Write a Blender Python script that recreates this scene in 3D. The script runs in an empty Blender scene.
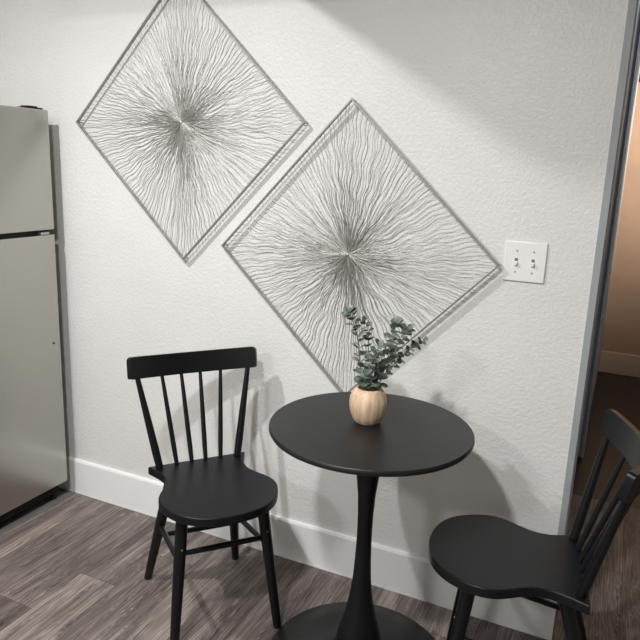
import bpy, bmesh, math, random
from mathutils import Vector, Matrix
random.seed(7)
scn = bpy.context.scene
COL = scn.collection
PI = math.pi

# ------------------------------------------------------------------ materials
def newmat(name):
    m = bpy.data.materials.new(name); m.use_nodes = True
    nt = m.node_tree; b = nt.nodes['Principled BSDF']
    return m, nt, b
def N(nt, t, **kw):
    n = nt.nodes.new(t)
    for k, v in kw.items(): setattr(n, k, v)
    return n
def mth(nt, op, a, b=None, c=None):
    n = nt.nodes.new('ShaderNodeMath'); n.operation = op
    for i, v in enumerate((a, b, c)):
        if v is None: continue
        if isinstance(v, (int, float)): n.inputs[i].default_value = v
        else: nt.links.new(v, n.inputs[i])
    return n.outputs[0]
def ramp(nt, fac, stops):
    r = nt.nodes.new('ShaderNodeValToRGB'); e = r.color_ramp.elements
    while len(e) < len(stops): e.new(0.5)
    for i, (p, c) in enumerate(stops):
        e[i].position = p; e[i].color = (c[0], c[1], c[2], 1)
    nt.links.new(fac, r.inputs[0]); return r.outputs[0]
def noise(nt, vec, scale, detail=2, rough=.5, dist=0):
    n = nt.nodes.new('ShaderNodeTexNoise'); n.inputs['Scale'].default_value = scale
    n.inputs['Detail'].default_value = detail; n.inputs['Roughness'].default_value = rough
    n.inputs['Distortion'].default_value = dist
    if vec is not None: nt.links.new(vec, n.inputs['Vector'])
    return n.outputs['Fac']
def pos(nt): return N(nt, 'ShaderNodeTexCoord').outputs['Object']
def bump(nt, b, h, dist, strength=1):
    n = nt.nodes.new('ShaderNodeBump'); n.inputs['Distance'].default_value = dist
    n.inputs['Strength'].default_value = strength
    nt.links.new(h, n.inputs['Height']); nt.links.new(n.outputs[0], b.inputs['Normal'])

def paint(name, col, rough=.5, spec=.5, tex=0, tscale=60, metal=0, var=.04):
    m, nt, b = newmat(name)
    p = pos(nt)
    f = noise(nt, p, 7, 3)
    c0 = [x*(1-var) for x in col]; c1 = [min(1, x*(1+var)) for x in col]
    nt.links.new(ramp(nt, f, [(.3, c0), (.7, c1)]), b.inputs['Base Color'])
    b.inputs['Roughness'].default_value = rough
    b.inputs['Specular IOR Level'].default_value = spec
    b.inputs['Metallic'].default_value = metal
    if tex:
        bump(nt, b, noise(nt, p, tscale, 3, .6), tex)
    return m

def wall_material():
    m, nt, b = newmat('textured_wall_paint')
    p = pos(nt)
    f = noise(nt, p, 3, 2)
    nt.links.new(ramp(nt, f, [(.3, (.72, .722, .705)), (.7, (.76, .762, .745))]), b.inputs['Base Color'])
    # knock-down / orange peel texture
    n1 = noise(nt, p, 92, 3, .6, .4)
    h1 = ramp(nt, n1, [(.42, (0, 0, 0)), (.60, (1, 1, 1))])
    n2 = noise(nt, p, 190, 2, .5)
    h = mth(nt, 'ADD', h1, mth(nt, 'MULTIPLY', n2, .55))
    bump(nt, b, h, .0005, 1)
    b.inputs['Roughness'].default_value = .40
    b.inputs['Specular IOR Level'].default_value = .45
    return m

def floor_material():
    m, nt, b = newmat('wood_plank_floor')
    p = pos(nt)
    sx = N(nt, 'ShaderNodeSeparateXYZ'); nt.links.new(p, sx.inputs[0])
    X, Y = sx.outputs[0], sx.outputs[1]
    W = .155
    u = mth(nt, 'DIVIDE', mth(nt, 'ADD', X, .37+W*40), W)
    row = mth(nt, 'FLOOR', u)
    fu = mth(nt, 'FRACT', u)
    # rows 40 and 41 start their boards where the photograph's do
    off = mth(nt, 'FRACT', mth(nt, 'MULTIPLY', mth(nt, 'SUBTRACT', row, 40), .825))
    v = mth(nt, 'DIVIDE', mth(nt, 'ADD', mth(nt, 'ADD', Y, .427+1.22*20), mth(nt, 'MULTIPLY', off, 1.22)), 1.22)
    seg = mth(nt, 'FLOOR', v); fv = mth(nt, 'FRACT', v)
    cid = N(nt, 'ShaderNodeCombineXYZ'); nt.links.new(row, cid.inputs[0]); nt.links.new(seg, cid.inputs[1])
    wn = N(nt, 'ShaderNodeTexWhiteNoise'); wn.noise_dimensions = '3D'; nt.links.new(cid.outputs[0], wn.inputs[0])
    tone = wn.outputs['Value']
    # grain coordinates, shifted per plank
    gv = N(nt, 'ShaderNodeCombineXYZ')
    nt.links.new(mth(nt, 'ADD', mth(nt, 'MULTIPLY', X, 16), mth(nt, 'MULTIPLY', tone, 37)), gv.inputs[0])
    nt.links.new(mth(nt, 'ADD', mth(nt, 'MULTIPLY', Y, 1.25), mth(nt, 'MULTIPLY', tone, 91)), gv.inputs[1])
    broad = noise(nt, gv.outputs[0], 1.0, 3, .55, .7)
    gf = N(nt, 'ShaderNodeCombineXYZ')
    nt.links.new(mth(nt, 'ADD', mth(nt, 'MULTIPLY', X, 400), mth(nt, 'MULTIPLY', broad, 34)), gf.inputs[0])
    nt.links.new(mth(nt, 'ADD', mth(nt, 'MULTIPLY', Y, 2.4), mth(nt, 'MULTIPLY', tone, 53)), gf.inputs[1])
    fine = noise(nt, gf.outputs[0], 1.0, 4, .7, .2)
    # cathedral figure lines from the broad field
    lines = mth(nt, 'SINE', mth(nt, 'MULTIPLY', broad, 95))
    val = mth(nt, 'ADD', mth(nt, 'MULTIPLY', tone, .28), mth(nt, 'MULTIPLY', broad, .75))
    val = mth(nt, 'ADD', val, mth(nt, 'MULTIPLY', mth(nt, 'SUBTRACT', fine, .5), 1.7))
    val = mth(nt, 'ADD', val, mth(nt, 'MULTIPLY', lines, .05))
    c = ramp(nt, val, [(.20, (.036, .027, .026)), (.40, (.105, .082, .077)), (.60, (.190, .156, .143)), (.85, (.38, .325, .29))])
    e = mth(nt, 'MINIMUM', mth(nt, 'MULTIPLY', mth(nt, 'MINIMUM', fu, mth(nt, 'SUBTRACT', 1, fu)), W),
            mth(nt, 'MULTIPLY', mth(nt, 'MINIMUM', fv, mth(nt, 'SUBTRACT', 1, fv)), 1.22))
    gap = mth(nt, 'LESS_THAN', e, .0011)
    mx = N(nt, 'ShaderNodeMix'); mx.data_type = 'RGBA'
    nt.links.new(mth(nt, 'MULTIPLY', gap, .7), mx.inputs[0]); nt.links.new(c, mx.inputs[6]); mx.inputs[7].default_value = (.025, .02, .018, 1)
    nt.links.new(mx.outputs[2], b.inputs['Base Color'])
    b.inputs['Roughness'].default_value = .42
    b.inputs['Specular IOR Level'].default_value = .4
    bump(nt, b, mth(nt, 'SUBTRACT', fine, gap), .0006, .5)
    return m

def steel_material():
    m, nt, b = newmat('brushed_stainless_steel')
    p = pos(nt)
    mp = N(nt, 'ShaderNodeMapping'); mp.inputs['Scale'].default_value = (300, 900, 6); nt.links.new(p, mp.inputs[0])
    f = noise(nt, mp.outputs[0], 1, 2)
    nt.links.new(ramp(nt, f, [(.3, (.46, .447, .41)), (.7, (.475, .46, .425))]), b.inputs['Base Color'])
    b.inputs['Metallic'].default_value = 1
    b.inputs['Roughness'].default_value = .27
    b.inputs['Anisotropic'].default_value = .5
    return m

def wood_material():
    m, nt, b = newmat('carved_light_wood')
    p = pos(nt)
    mp = N(nt, 'ShaderNodeMapping'); mp.inputs['Scale'].default_value = (60, 60, 9); nt.links.new(p, mp.inputs[0])
    f = noise(nt, mp.outputs[0], 1, 3, .6, .5)
    nt.links.new(ramp(nt, f, [(.25, (.40, .255, .16)), (.5, (.59, .42, .285)), (.75, (.72, .56, .41))]), b.inputs['Base Color'])
    b.inputs['Roughness'].default_value = .55
    return m

def leaf_material():
    m, nt, b = newmat('eucalyptus_leaf')
    p = pos(nt)
    f = noise(nt, p, 45, 2)
    nt.links.new(ramp(nt, f, [(.3, (.040, .058, .046)), (.50, (.11, .14, .112)), (.68, (.30, .345, .285))]), b.inputs['Base Color'])
    b.inputs['Roughness'].default_value = .55
    return m

M = {}
M['wall'] = wall_material()
M['floor'] = floor_material()
M['steel'] = steel_material()
M['wood'] = wood_material()
M['leaf'] = leaf_material()
M['white_trim'] = paint('white_semi_gloss_trim', (.86, .87, .87), .3, .5, var=.01)
M['ceiling'] = paint('ceiling_white', (.75, .74, .72), .8, .3, .001, 90)
M['black'] = paint('satin_black_paint', (.0040, .0048, .0064), .36, .30, .00012, 260)
M['tableblack'] = paint('satin_black_tabletop', (.0095, .0100, .0108), .38, .38, .0001, 300)
M['grey_door'] = paint('grey_metal_frame', (.36, .385, .40), .45, .5, var=.06)
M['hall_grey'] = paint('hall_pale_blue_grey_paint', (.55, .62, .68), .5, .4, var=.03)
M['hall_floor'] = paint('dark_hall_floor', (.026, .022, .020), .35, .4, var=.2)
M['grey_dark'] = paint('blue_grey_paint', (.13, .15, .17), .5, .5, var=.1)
M['brown'] = paint('hall_brown_paint', (.43, .30, .215), .7, .3, .0008, 70)
M['tan'] = paint('hall_tan_trim', (.62, .46, .34), .5, .4, var=.02)
M['plate'] = paint('white_plastic', (.84, .845, .83), .3, .5, var=.01)
M['screw'] = paint('screw_metal', (.45, .45, .43), .35, .5, metal=.8)
M['silver'] = paint('champagne_silver_metal', (.34, .325, .295), .38, .5, metal=.75, var=.12)
M['wire'] = paint('silver_leaf_wire', (.42, .41, .385), .42, .5, metal=.8, var=.3)
M['cabinet'] = paint('fridge_side_grey', (.16, .16, .16), .5, .4, .0004, 200)
M['gasket'] = paint('black_rubber', (.012, .012, .013), .6, .3)
M['stem'] = paint('sprig_stem', (.12, .095, .06), .6, .3, var=.2)
M['strip'] = paint('grey_floor_strip', (.30, .29, .285), .4, .5, var=.1)
M['kitchen'] = paint('off_frame_wall_paint', (.60, .59, .56), .7, .3)
M['yellow'] = paint('yellow_paint', (.55, .42, .05), .5, .4)

# ------------------------------------------------------------------ mesh helpers
def tag(o, label=None, cat=None, group=None, kind=None):
    if label: o['label'] = label
    if cat: o['category'] = cat
    if group: o['group'] = group
    if kind: o['kind'] = kind
    return o
def empty(name, loc, rz=0):
    o = bpy.data.objects.new(name, None); COL.objects.link(o)
    o.location = loc; o.rotation_euler = (0, 0, rz); o.empty_display_size = .1
    return o
def obj(name, bm, mat, parent=None, smooth=False, bevel=0, seg=2, angle=35):
    bmesh.ops.recalc_face_normals(bm, faces=bm.faces)
    me = bpy.data.meshes.new(name); bm.to_mesh(me); bm.free()
    o = bpy.data.objects.new(name, me); COL.objects.link(o)
    me.materials.append(mat)
    if smooth:
        for p in me.polygons: p.use_smooth = True
        me.set_sharp_from_angle(angle=math.radians(angle))
    if bevel:
        md = o.modifiers.new('bevel', 'BEVEL'); md.width = bevel; md.segments = seg
        md.limit_method = 'ANGLE'; md.angle_limit = math.radians(40)
        for p in me.polygons: p.use_smooth = True
        me.set_sharp_from_angle(angle=math.radians(angle))
        md.harden_normals = False
    if parent: o.parent = parent
    return o
def bm_box(bm, x0, x1, y0, y1, z0, z1):
    v = [bm.verts.new((x, y, z)) for z in (z0, z1) for y in (y0, y1) for x in (x0, x1)]
    for f in ((0, 2, 3, 1), (4, 5, 7, 6), (0, 1, 5, 4), (2, 6, 7, 3), (0, 4, 6, 2), (1, 3, 7, 5)):
        bm.faces.new([v[i] for i in f])
    return bm
def box(*a): return bm_box(bmesh.new(), *a)
def bm_tube(bm, pts, rad, n=12, cap=True):
    pts = [Vector(p) for p in pts]
    if isinstance(rad, (int, float)): rad = [rad]*len(pts)
    rings = []; ref = None
    for i, p in enumerate(pts):
        d = (pts[min(i+1, len(pts)-1)] - pts[max(i-1, 0)]).normalized()
        if ref is None:
            ref = Vector((1, 0, 0)) if abs(d.x) < .8 else Vector((0, 1, 0))
        a = (ref - d*ref.dot(d)).normalized(); b = d.cross(a); ref = a
        rings.append([bm.verts.new(p + (a*math.cos(2*PI*k/n) + b*math.sin(2*PI*k/n))*rad[i]) for k in range(n)])
    for r0, r1 in zip(rings, rings[1:]):
        for k in range(n): bm.faces.new((r0[k], r0[(k+1) % n], r1[(k+1) % n], r1[k]))
    if cap:
        bm.faces.new(rings[0][::-1]); bm.faces.new(rings[-1])
    return bm
def tube(pts, rad, n=12): return bm_tube(bmesh.new(), pts, rad, n)
def lathe(prof, n=64, flute=None):
    bm = bmesh.new(); rings = []
    for r, z in prof:
        ring = []
        for k in range(n):
            a = 2*PI*k/n; rr = r*(flute(a, z) if flute else 1)
            ring.append(bm.verts.new((rr*math.cos(a), rr*math.sin(a), z)))
        rings.append(ring)
    for r0, r1 in zip(rings, rings[1:]):
        for k in range(n): bm.faces.new((r0[k], r0[(k+1) % n], r1[(k+1) % n], r1[k]))
    bm.faces.new(rings[0][::-1]); bm.faces.new(rings[-1])
    return bm
def spline(P, n=8, mirror_end=True):
    P = [Vector(p) for p in P]
    A = [2*P[0]-P[1]] + P + [Vector((-P[-2][0], P[-2][1])) if mirror_end else 2*P[-1]-P[-2]]
    o = []
    for i in range(1, len(A)-2):
        p0, p1, p2, p3 = A[i-1:i+3]
        for k in range(n):
            t = k/n
            o.append(.5*((2*p1)+(p2-p0)*t+(2*p0-5*p1+4*p2-p3)*t*t+(3*p1-3*p2+p3-p0)*t**3))
    o.append(P[-1]); return o
def prism(outline, z0, z1):
    bm = bmesh.new()
    lo = [bm.verts.new((x, y, z0)) for x, y in outline]; hi = [bm.verts.new((x, y, z1)) for x, y in outline]
    n = len(lo)
    for k in range(n): bm.faces.new((lo[k], lo[(k+1) % n], hi[(k+1) % n], hi[k]))
    bm.faces.new(lo[::-1]); bm.faces.new(hi)
    return bm
def structure(name, bm, mat, **kw):
    return tag(obj(name, bm, mat, **kw), kind='structure')

# ------------------------------------------------------------------ the room
CH = 2.45            # ceiling height
structure('floor', box(-1.72, 3.6, -4.6, 1.05, -.06, 0), M['floor'])
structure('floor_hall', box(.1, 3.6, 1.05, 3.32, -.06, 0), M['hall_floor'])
structure('ceiling', box(-1.72, 3.6, -4.6, .12, CH, CH+.06), M['ceiling'])
# back wall with a chamfered metal corner at the hall opening
bm = prism([(-1.6, 0), (1.119, 0), (1.119, .12), (-1.6, .12)], 0, CH)
structure('wall_back', bm, M['wall'])
structure('trim_1', prism([(1.119, -.002), (1.1375, -.001), (1.1415, .006), (1.1415, .128), (1.119, .128)], 0, CH), M['grey_door'])
# header over the hall opening and the wall to the right of it
structure('wall_back_right', box(2.15, 3.6, 0, .12, 0, CH), M['wall'])
structure('wall_header', box(1.1415, 2.15, 0, .12, 2.12, CH), M['wall'])
structure('wall_left', box(-1.72, -1.6, -4.6, .12, 0, CH), M['kitchen'])
structure('wall_right', box(3.5, 3.6, -4.6, 0, 0, CH), M['kitchen'])
structure('wall_front', box(-1.6, 3.5, -4.6, -4.48, 0, CH), M['kitchen'])
# baseboard: bevelled top edge, runs over the corner bead
bb = bmesh.new()
prof = [(-.0005, 0), (-.0125, 0), (-.0135, .004), (-.0125, .009), (-.0125, .146), (-.009, .1545), (-.0005, .1555)]
e0 = [bb.verts.new((-1.6, y, z)) for y, z in prof]; e1 = [bb.verts.new((1.1425, y, z)) for y, z in prof]
for k in range(len(prof)):
    j = (k+1) % len(prof); bb.faces.new((e0[k], e0[j], e1[j], e1[k]))
bb.faces.new(e0[::-1]); bb.faces.new(e1)
structure('baseboard_back', bb, M['white_trim'])
# unseen box added over the table to cast the diagonal wall shade
SHADE_BOX = (-.10, 1.12, -.93, 0, 2.095, CH)
structure('shade_block', box(*SHADE_BOX), M['ceiling'])
# grey reducer strip where the fridge alcove's floor begins
structure('trim_2', box(-.838, -.808, -1.2, -.014, 0, .003), M['strip'])

# the hall beyond the opening
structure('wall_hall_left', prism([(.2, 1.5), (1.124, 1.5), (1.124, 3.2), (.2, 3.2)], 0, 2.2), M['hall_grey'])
structure('trim_3', box(1.1245, 1.1345, 1.485, 1.56, 0, 2.2), M['hall_grey'])
structure('wall_hall_far', box(.2, 3.0, 3.2, 3.32, 0, 2.2), M['brown'])
structure('baseboard_hall', box(1.124, 2.9, 3.184, 3.1995, 0, .16), M['tan'], bevel=.004)
structure('wall_hall_right', box(2.9, 3.0, .12, 3.2, 0, 2.2), M['brown'])
structure('ceiling_hall', box(.2, 3.0, .12, 3.32, 2.2, 2.26), M['ceiling'])
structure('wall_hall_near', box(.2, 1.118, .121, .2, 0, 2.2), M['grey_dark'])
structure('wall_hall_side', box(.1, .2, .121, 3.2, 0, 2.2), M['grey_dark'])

# ------------------------------------------------------------------ refrigerator
fr = empty('refrigerator', (-.852, -.43, 0))
tag(fr, 'stainless steel top-freezer refrigerator standing at the left against the textured wall', 'refrigerator')
def fl(bm):   # world-built mesh moved into the fridge's frame
    bmesh.ops.translate(bm, verts=bm.verts, vec=(.82, .46, 0)); return bm
obj('cabinet', fl(box(-1.50, -.826, -.845, -.105, .03, 1.547)), M['cabinet'], fr, bevel=.004)
obj('freezer_door', fl(box(-.818, -.756, -.85, -.1, 1.1305, 1.5655)), M['steel'], fr, bevel=.004, seg=3)
fd = obj('refrigerator_door', fl(box(-.818, -.756, -.85, -.1, .088, 1.1125)), M['steel'], fr, bevel=.004, seg=3)
obj('gasket', fl(box(-.826, -.775, -.842, -.108, 1.111, 1.132)), M['gasket'], fr)
obj('door_hinge', fl(box(-.80, -.757, -.165, -.125, 1.114, 1.123)), M['screw'], fr)
bm = fl(box(-.812, -.762, -.19, -.118, 1.5656, 1.571)); bm_box(bm, -.812+.82, -.775+.82, -.175+.46, -.13+.46, 1.571, 1.576)
obj('hinge_cover', bm, M['gasket'], fr, bevel=.002)
gr = bmesh.new()
bm_box(gr, .0, .02, -.38, .35, .035, .084)
for k in range(7): bm_box(gr, .02, .024, -.37, .34, .040+k*.0065, .0435+k*.0065)
obj('kick_grille', gr, M['gasket'], fr)
ft = obj('foot', tube([(.004, .335, 0), (.004, .335, .035)], .014, 16), M['gasket'], fr)
ft2 = ft.copy(); COL.objects.link(ft2); ft2.parent = fr; ft2.location = (0, -.69, 0)
for (x) in (-.62,):
    for y in (.335, -.355):
        f3 = ft.copy(); COL.objects.link(f3); f3.parent = fr; f3.location = (x, y-.335, 0)
for nm, z0, z1 in (('freezer_handle', 1.16, 1.45), ('refrigerator_handle', .62, 1.09)):
    y = -.80+.46
    bm = tube([(.064, y, z0), (.095, y, z0+.01), (.1, y, z0+.04), (.1, y, z1-.04), (.095, y, z1-.01), (.064, y, z1)], .010, 12)
    obj(nm, bm, M['steel'], fr, smooth=True)
bt = obj('screw_plug', tube([(.0638, -.134+.46, .6894), (.0655, -.134+.46, .6894)], .0042, 12), M['gasket'], fr)

# ------------------------------------------------------------------ chairs
def make_chair():
    root = empty('spindle_chair', (0, 0, 0))
    HS, TH = .454, .026
    # local x = forward, local y = width
    ctrl = [(.1626, 0), (.1505, .028), (.1385, .057), (.1315, .088), (.134, .122), (.149, .157), (.1665, .188), (.1775, .220), (.1775, .252), (.1675, .286), (.151, .318), (.128, .346), (.094, .3695), (.050, .384), (0, .3893)]
    H = spline(ctrl, 5)
    pts = [(v, u) for u, v in H] + [(v, -u) for u, v in H[::-1][1:]]
    obj('seat', prism(pts, HS-TH, HS), M['black'], root, bevel=.0035, seg=3, angle=50)
    zt = HS-TH-.001
    feet = {'fr': ((.32, .163), (.27, .12)), 'fl': ((.32, -.163), (.27, -.12)), 'br': ((-.08, .160), (.05, .10)), 'bl': ((-.083, -.155), (.05, -.10))}
    def lp(k, z):
        f, t = feet[k]; a = z/.43
        return Vector((f[0]*(1-a)+t[0]*a, f[1]*(1-a)+t[1]*a, z))
    legs = {}
    for k in feet:
        zs = [0, .004, .12, .25, .36, zt]
        rr = [.0118, .0130, .0150, .0170, .0178, .0178]
        legs[k] = obj('leg', tube([lp(k, z) for z in zs], rr, 20), M['black'], root, smooth=True)
    for k in ('fr', 'fl'):
        q = lp(k, .325); o = Vector((.017, 0, 0))
        obj('screw', tube([q+o*.95, q+o*1.06], .0028, 10), M['screw'], legs[k])
    def bar(a, za, b_, zb, r=.0085):
        A, B = lp(a, za), lp(b_, zb); d = (B-A)
        A2 = A+d*.03; B2 = B-d*.03
        obj('stretcher', tube([A2, A+d*.2, A+d*.5, A+d*.8, B2], [r*.85, r, r*1.08, r, r*.85], 14), M['black'], root, smooth=True)
    bar('fl', .305, 'fr', .300); bar('bl', .235, 'fl', .280); bar('br', .225, 'fr', .275); bar('bl', .19, 'br', .178)
    # crest rail, bowed backwards and leaning
    ue, z0, z1, TK = .2080, .744, .812, .018
    def rc(u, z):
        k = 1-(u/.21)**2
        return Vector((-.0174-.0654*k-(z-z0)*.2, u, z-.0189*k))
    bm = bmesh.new(); nx = 36; cols = []
    nf = Vector((1, 0, .2)).normalized()
    ends = [0, .0006, .0015, .003, .0045, .006, .008, .0105, .014]
    us = [-ue+e for e in ends]+[-ue+.014+(2*ue-.028)*i/nx for i in range(1, nx)]+[ue-e for e in ends[::-1]]
    for u in us:
        du = (rc(min(u+.002, ue), z0)-rc(max(u-.002, -ue), z0)).normalized(); up = (rc(u, z1)-rc(u, z0)).normalized()
        nrm = du.cross(up).normalized()
        if nrm.x < 0: nrm = -nrm
        d = ue-abs(u); cr = .014; ct = 0
        if d < cr: ct = cr-math.sqrt(max(0, cr*cr-(cr-d)**2))
        cb = 0; c2 = .006
        if d < c2: cb = c2-math.sqrt(max(0, c2*c2-(c2-d)**2))
        a, b_ = rc(u, z0+cb), rc(u, z1-ct)
        cols.append([bm.verts.new(a+nrm*TK/2), bm.verts.new(b_+nrm*TK/2), bm.verts.new(b_-nrm*TK/2), bm.verts.new(a-nrm*TK/2)])
    for c0, c1 in zip(cols, cols[1:]):
        for k in range(4): bm.faces.new((c0[k], c1[k], c1[(k+1) % 4], c0[(k+1) % 4]))
    bm.faces.new(cols[0]); bm.faces.new(cols[-1][::-1])
    obj('crest_rail', bm, M['black'], root, smooth=True, angle=45)
    bots = (.129, .073, .023); tops = (.181, .0974, .0316)
    for i, (ub, ut) in enumerate(zip(bots, tops)):
        for s in (-1, 1):
            kb = 1-(ub/.14)**2
            a = Vector((.022-.012*max(kb, 0), s*ub, HS+.0005)); c = rc(s*ut, z0+.0)+Vector((0, 0, .001))
            if i == 0: rr = [.0115, .0125, .0112, .0092, .0080]; nm = 'back_post'
            else: rr = [.0068, .0080, .0076, .0066, .0056]; nm = 'spindle'
            ps = [a.lerp(c, t) for t in (0, .18, .5, .8, 1)]
            obj(nm, tube(ps, rr, 16), M['black'], root, smooth=True)
    return root
def copy_tree(o, parent=None):
    c = o.copy(); COL.objects.link(c)
    if parent: c.parent = parent
    for ch in [x for x in o.children]: copy_tree(ch, c)
    return c
chair = make_chair()
tag(chair, 'black wooden spindle-back chair left of the round table, nearest the refrigerator', 'chair')
chair.location = (.0098, -.2738, 0); chair.rotation_euler = (0, 0, -.6847)
chair2 = copy_tree(chair)
tag(chair2, 'black wooden spindle-back chair right of the round table, by the hall opening', 'chair')
chair2.location = (1.2050, -.3115, 0); chair2.rotation_euler = (0, 0, 3.281)

# ------------------------------------------------------------------ round table
TX, TY = .6405, -.3812
tb = empty('round_table', (TX, TY, 0))
tag(tb, 'round black pedestal bistro table standing between the two spindle chairs', 'table')
R0 = .2711
obj('tabletop', lathe([(R0-.012, .722), (R0-.003, .7255), (R0, .731), (R0-.0005, .737), (R0-.003, .74)], 128), M['tableblack'], tb, smooth=True, angle=40)
st = [(.078, .010), (.066, .0215), (.0655, .07), (.0635, .095), (.0575, .12), (.0490, .150), (.042, .18), (.0350, .212), (.0303, .245), (.0268, .275), (.025, .30), (.0225, .35), (.0213, .40), (.0213, .47), (.0245, .54), (.0317, .60), (.036, .66), (.0385, .7215)]
bm = lathe([(.0625, .075), (.0635, .09), (.0575, .12), (.0490, .150), (.042, .18), (.0350, .212), (.0303, .245), (.0268, .275), (.0247, .30), (.0225, .35), (.0211, .40), (.0209, .44), (.0215, .48), (.0245, .54), (.0317, .60), (.0365, .66), (.0395, .7215)], 64)
obj('pedestal_stem', bm, M['black'], tb, smooth=True)
obj('collar', lathe([(.083, .0265), (.082, .040), (.076, .055), (.066, .066), (.063, .0745)], 64), M['black'], tb, smooth=True)
obj('base_plate', lathe([(.264, 0), (.266, .003), (.266, .008), (.2625, .0115), (.20, .0165), (.12, .0225), (.088, .026)], 128), M['tableblack'], tb, smooth=True, angle=50)

# ------------------------------------------------------------------ vase with eucalyptus
VX, VY, VZ = .6215, -.360, .7405
vs = empty('fluted_vase', (VX, VY, VZ))
tag(vs, 'small fluted pale wood vase on the black round table holding eucalyptus', 'vase')
def fl12(a, z):
    k = (a*12/(2*PI)) % 1
    return 1-.035*(1-(2*k-1)**2*1.0) if .004 < z < .094 else 1
prof = [(.030, 0), (.035, .0015), (.0405, .008), (.0475, .022), (.0525, .040), (.0540, .055), (.0520, .070), (.0465, .083), (.0400, .092), (.0355, .096), (.0335, .0968), (.0315, .0955), (.0300, .090), (.0300, .086)]
def fl12b(a, z):
    k = (a*12/(2*PI)) % 1
    return 1-.026*(2*k-1)**2 + .006
bm = lathe([(q*.945, z) for q, z in prof], 144, fl12b)
obj('body', bm, M['wood'], vs, smooth=True, angle=30)
obj('soil', lathe([(.0268, .0862), (.0268, .0905)], 32), M['stem'], vs)

def leaf_shape(bm, c, nrm, up, r):
    # round, slightly cupped disc with real thickness
    nrm = nrm.normalized(); up = (up-nrm*up.dot(nrm)).normalized(); sd = nrm.cross(up)
    n = 10; th = .0006
    for sgn in (0, 1):
        pass
    top, bot = [], []
    for k in range(n):
        a = 2*PI*k/n
        x, y = math.cos(a)*r*.92, math.sin(a)*r
        cup = .22*r*(math.cos(a)**2)
        p = c+sd*x+up*(y+r)+nrm*cup
        top.append(bm.verts.new(p+nrm*th/2)); bot.append(bm.verts.new(p-nrm*th/2))
    ct = bm.verts.new(c+up*r+nrm*th/2); cb = bm.verts.new(c+up*r-nrm*th/2)
    for k in range(n):
        j = (k+1) % n
        bm.faces.new((top[k], top[j], ct)); bm.faces.new((bot[j], bot[k], cb)); bm.faces.new((top[j], top[k], bot[k], bot[j]))
def sprig(pts, label, r0, r1, npair, seed):
    rnd = random.Random(seed)
    base = Vector(pts[0]); o = empty('eucalyptus_sprig', base)
    tag(o, label, 'plant', 'eucalyptus sprigs in the fluted vase')
    P = [Vector(p)-base for p in pts]
    A = [2*P[0]-P[1]]+P+[2*P[-1]-P[-2]]; C = []
    for i in range(1, len(A)-2):
        p0, p1, p2, p3 = A[i-1:i+3]
        for k in range(8):
            t = k/8; C.append(.5*((2*p1)+(p2-p0)*t+(2*p0-5*p1+4*p2-p3)*t*t+(3*p1-3*p2+p3-p0)*t**3))
    C.append(P[-1])
    n = len(C)
    obj('stem', tube(C, [.0016*(1-.6*i/(n-1)) for i in range(n)], 6), M['stem'], o, smooth=True)
    bm = bmesh.new()
    for i in range(npair):
        t = .06+.94*i/(npair-1); q = t*(n-1); k = min(int(q), n-2); c = C[k].lerp(C[k+1], q-k)
        d = (C[k+1]-C[k]).normalized()
        s = Vector((1, 0, 0))-d*d.x; s.normalize(); b_ = d.cross(s)
        a0 = (i % 2)*PI/2+rnd.uniform(-.4, .4)
        for m in (0, 1):
            a = a0+m*PI
            out = s*math.cos(a)+b_*math.sin(a)
            upv = (out+d*rnd.uniform(.1, .8)).normalized()
            nr = (d*1.0-out*.35+Vector((rnd.uniform(-.45, .45), rnd.uniform(-.6, .2), rnd.uniform(-.3, .4))))
            r = (r0*(1-t)+r1*t)*1.2*rnd.uniform(.85, 1.12)
            leaf_shape(bm, c+out*.002, nr, upv, r)
    leaf_shape(bm, C[-1], Vector((rnd.uniform(-.5, .5), -1, .3)), (C[-1]-C[-2]), r1)
    obj('leaves', bm, M['leaf'], o, smooth=True, angle=50)
    return o
zb = VZ+.0915
sprig([(.606, -.352, zb), (.592, -.357, .890), (.583, -.360, .965), (.562, -.362, 1.022), (.556, -.364, 1.036)], 'tall eucalyptus sprig leaning furthest left in the fluted vase', .0105, .0082, 17, 3)
sprig([(.612, -.345, zb), (.609, -.340, .890), (.604, -.335, .945), (.600, -.335, .985), (.590, -.338, 1.012)], 'thin eucalyptus sprig just right of the tall leftmost one', .0100, .0070, 12, 5)
sprig([(.619, -.370, zb), (.627, -.380, .880), (.638, -.388, .920), (.655, -.392, .965)], 'short bushy eucalyptus sprig at the front middle of the vase', .0115, .0088, 13, 8)
sprig([(.624, -.352, zb), (.643, -.355, .900), (.665, -.358, .965), (.685, -.360, 1.012), (.690, -.362, 1.026)], 'tall eucalyptus sprig right of centre, topmost on the right side', .0108, .0078, 16, 11)
sprig([(.630, -.360, zb), (.655, -.365, .890), (.682, -.368, .945), (.708, -.368, .995), (.722, -.368, 1.014)], 'full eucalyptus sprig leaning right in front of the silver frame edge', .0112, .0078, 16, 14)
sprig([(.634, -.345, zb), (.663, -.342, .885), (.697, -.340, .925), (.730, -.340, .962), (.757, -.342, .985)], 'dark slender eucalyptus sprig leaning furthest right, lowest of all', .0098, .0058, 14, 19)

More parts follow.
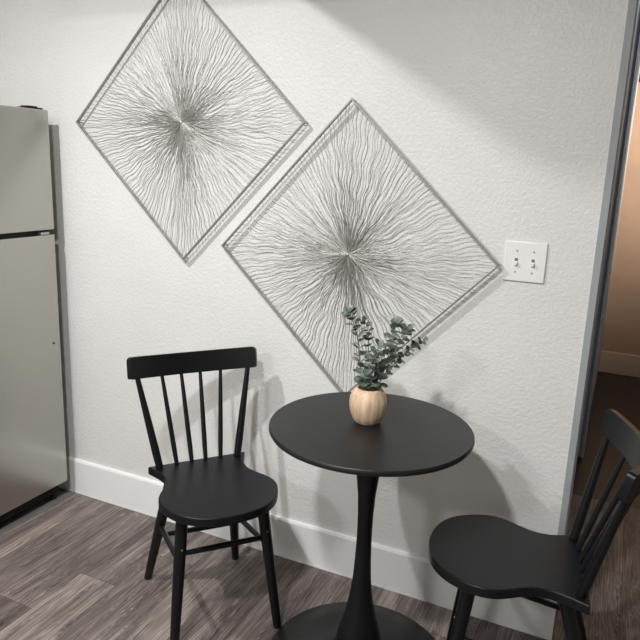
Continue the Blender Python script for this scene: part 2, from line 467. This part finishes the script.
# ------------------------------------------------------------------ diamond wall art
def wall_art(cx, cz, rot, label, seed, hub):
    rnd = random.Random(seed)
    o = empty('diamond_wall_art', (cx, 0, cz)); tag(o, label, 'wall art')
    h = .6632/math.sqrt(2); w = .0050*math.sqrt(2)
    yf, yb = -.031, -.019
    bm = bmesh.new(); R = []
    for (hh, y) in ((h, yb), (h, yf), (h-w, yf), (h-w, yb)):
        R.append([bm.verts.new((hh*math.cos(rot+k*PI/2), y, hh*math.sin(rot+k*PI/2))) for k in range(4)])
    for a in range(4):
        for k in range(4):
            bm.faces.new((R[a][k], R[a][(k+1) % 4], R[(a+1) % 4][(k+1) % 4], R[(a+1) % 4][k]))
    obj('frame', bm, M['silver'], o, bevel=.0006)
    for k in range(4):
        c, s_ = math.cos(rot+k*PI/2)*(h-.006), math.sin(rot+k*PI/2)*(h-.006)
        obj('wall_pin', tube([(c, -.0195, s_), (c, -.0003, s_)], .0022, 10), M['silver'], o)
    hi = h-w*.8
    per = 37; tot = per*4
    ph = [rnd.uniform(0, 2*PI) for _ in range(8)]
    order = list(range(tot)); rnd.shuffle(order); rest = bmesh.new()
    for j, i in enumerate(order):
        side, f = i//per, ((i % per)+.5+rnd.uniform(-.2, .2))/per; f = .65*f+.35*(.5+.5*math.tan((2*f-1)*PI/4))
        a0 = rot+side*PI/2
        p0 = Vector((hi*math.cos(a0), 0, hi*math.sin(a0))); p1 = Vector((hi*math.cos(a0+PI/2), 0, hi*math.sin(a0+PI/2)))
        E = p0.lerp(p1, f); L = E.length; d = E/L; s = Vector((-d.z, 0, d.x)); th = math.atan2(d.z, d.x)
        ye = -.026 if i % 2 else -.021
        yh = hub+rnd.uniform(-.004, .004)
        n = 26; pts = []
        A1 = .0031*(1+.35*math.sin(5*th+ph[0])); A2 = .0006; k1 = 64
        pp = ph[2]+2.6*math.sin(2*th+ph[3])+1.6*math.sin(5*th+ph[4])+rnd.uniform(-.95, .95)
        jit = rnd.uniform(-.006, .006)
        for q in range(n+1):
            t = q/n; r = L*t
            env = min(1, t*3.5)*min(1, (1-t)*7+.25)
            wv = A1*math.sin(k1*r+pp)*env + A2*math.sin(143*r+ph[5]+3*th+pp*.5)*env + jit*math.sin(PI*t)
            bow = .004*math.sin(PI*t)*math.sin(6*th+ph[6])
            tt = t**.6
            pts.append(d*(r+.002*(1-t))+s*(wv+bow)+Vector((0, yh*(1-tt)+ye*tt, 0)))
        rad = [.00115-.0002*(q/n) for q in range(n+1)]
        if j < 100:
            obj('wire', bm_tube(bmesh.new(), pts, rad, 5), M['wire'], o, smooth=True, angle=80)
        else:
            bm_tube(rest, pts, rad, 5)
    tag(obj('wire_mass', rest, M['wire'], o, smooth=True, angle=80), kind='stuff')
    # small boss where the wires meet
    hb = obj('hub', lathe([(.001, -.004), (.006, -.002), (.008, .002), (.005, .005), (.001, .0065)], 16), M['silver'], o); hb.location = (0, hub, 0)
    hb.rotation_euler = (PI/2, 0, 0)
    return o
wall_art(-.2279, 1.5311, .0092, 'upper left diamond-shaped silver wire sunburst panel on the wall', 21, -.027)
wall_art(.4057, 1.1382, .0228, 'lower right diamond-shaped silver wire sunburst panel above the round table', 22, -.029)

# ------------------------------------------------------------------ light switch
sw = empty('light_switch', (.9382, 0, 1.1635)); tag(sw, 'white double toggle light switch on the wall right of the wire art', 'light switch')
obj('face_plate', box(-.058, .058, -.0065, 0, -.0572, .0572), M['plate'], sw, bevel=.0035, seg=3)
for x in (-.0235, .0225):
    b_ = obj('toggle', bm_box(box(x-.0050, x+.0050, -.0075, -.0062, -.0115, .0115), x-.0040, x+.0040, -.0165, -.0062, -.0095, -.0015), M['plate'], sw, bevel=.0008)
    obj('toggle_slot', box(x-.0042, x+.0042, -.0078, -.0070, .001, .0095), M['cabinet'], sw)
    for z in (-.030, .030):
        obj('screw', tube([(x, -.0062, z), (x, -.0075, z)], .0028, 12), M['screw'], sw)

# ------------------------------------------------------------------ hall ornament at the frame edge
hl = empty('hanging_ornament', (1.135, 3.16, 2.2)); tag(hl, 'small dark hanging ornament high in the hall beyond the opening', 'ornament')
obj('cord', tube([(0, 0, 0), (0, 0, -.05)], .003, 8), M['gasket'], hl)
obj('body', lathe([(.004, -.18), (.02, -.165), (.028, -.12), (.024, -.08), (.01, -.055), (.004, -.045)], 20), M['gasket'], hl, smooth=True)
obj('band', lathe([(.0285, -.118), (.0285, -.108)], 20), M['yellow'], hl)

# ------------------------------------------------------------------ lights
def lamp(name, loc, watts, col, r, typ='POINT'):
    l = bpy.data.lights.new(name, typ); l.energy = watts; l.color = col
    if typ == 'POINT': l.shadow_soft_size = r
    o = bpy.data.objects.new(name, l); COL.objects.link(o); o.location = loc
    return o, l
def downlight(name, loc, watts, col, size):
    o, l = lamp(name, loc, watts, col, 0, 'AREA'); l.shape = 'DISK'; l.size = size
    return o
downlight('dining_lamp', (.56, -1.78, 2.28), 30, (1, .993, .975), .12)
downlight('kitchen_lamp', (-.42, -1.2, 2.30), 24, (1, .995, .985), .06)
o, l = lamp('hall_wall_fill', (1.9, 2.2, 2.0), 88, (1, .87, .74), .06, 'SPOT')  # unseen spot added to brighten the brown far wall
l.spot_size = math.radians(95); l.spot_blend = .8; l.shadow_soft_size = .06
o.rotation_euler = (math.radians(74), 0, math.radians(22))
lamp('hall_fill', (1.65, .95, 2.1), 5.0, (.90, .94, 1), .08)  # added cool fill, lifts the grey strip past the opening
o, l = lamp('living_fill', (-.2, -3.5, 2.43), 34, (1, .995, .985), 0, 'AREA')  # unseen soft fill added behind the camera
l.shape = 'DISK'; l.size = .45
w = bpy.data.worlds.new('world'); scn.world = w; w.use_nodes = True
w.node_tree.nodes['Background'].inputs[0].default_value = (.7, .74, .8, 1)
w.node_tree.nodes['Background'].inputs[1].default_value = .05

# ------------------------------------------------------------------ camera
f = 662.733; r = Vector((.90529, .42302, .03818)); u = Vector((-.13055, .19146, .97278))
yaw, pit, rol = -.4281, .2306, .0392
fw = Vector((math.sin(yaw)*math.cos(pit), math.cos(yaw)*math.cos(pit), -math.sin(pit)))
r0 = Vector((math.cos(yaw), -math.sin(yaw), 0)); u0 = r0.cross(fw)
r = r0*math.cos(rol)+u0*math.sin(rol); u = -r0*math.sin(rol)+u0*math.cos(rol)
cd = bpy.data.cameras.new('camera'); cam = bpy.data.objects.new('camera', cd); COL.objects.link(cam)
mw = Matrix(((r.x, u.x, -fw.x, 1.1936), (r.y, u.y, -fw.y, -1.9452), (r.z, u.z, -fw.z, 1.4107), (0, 0, 0, 1)))
cam.matrix_world = mw
cd.sensor_fit = 'HORIZONTAL'; cd.sensor_width = 36; cd.lens = 36*f/640; cd.clip_start = .02
scn.camera = cam
scn.view_settings.view_transform = 'Standard'; scn.view_settings.look = 'None'
scn.view_settings.gamma = 1; scn.view_settings.use_curve_mapping = False
scn.view_settings.exposure = 0.30
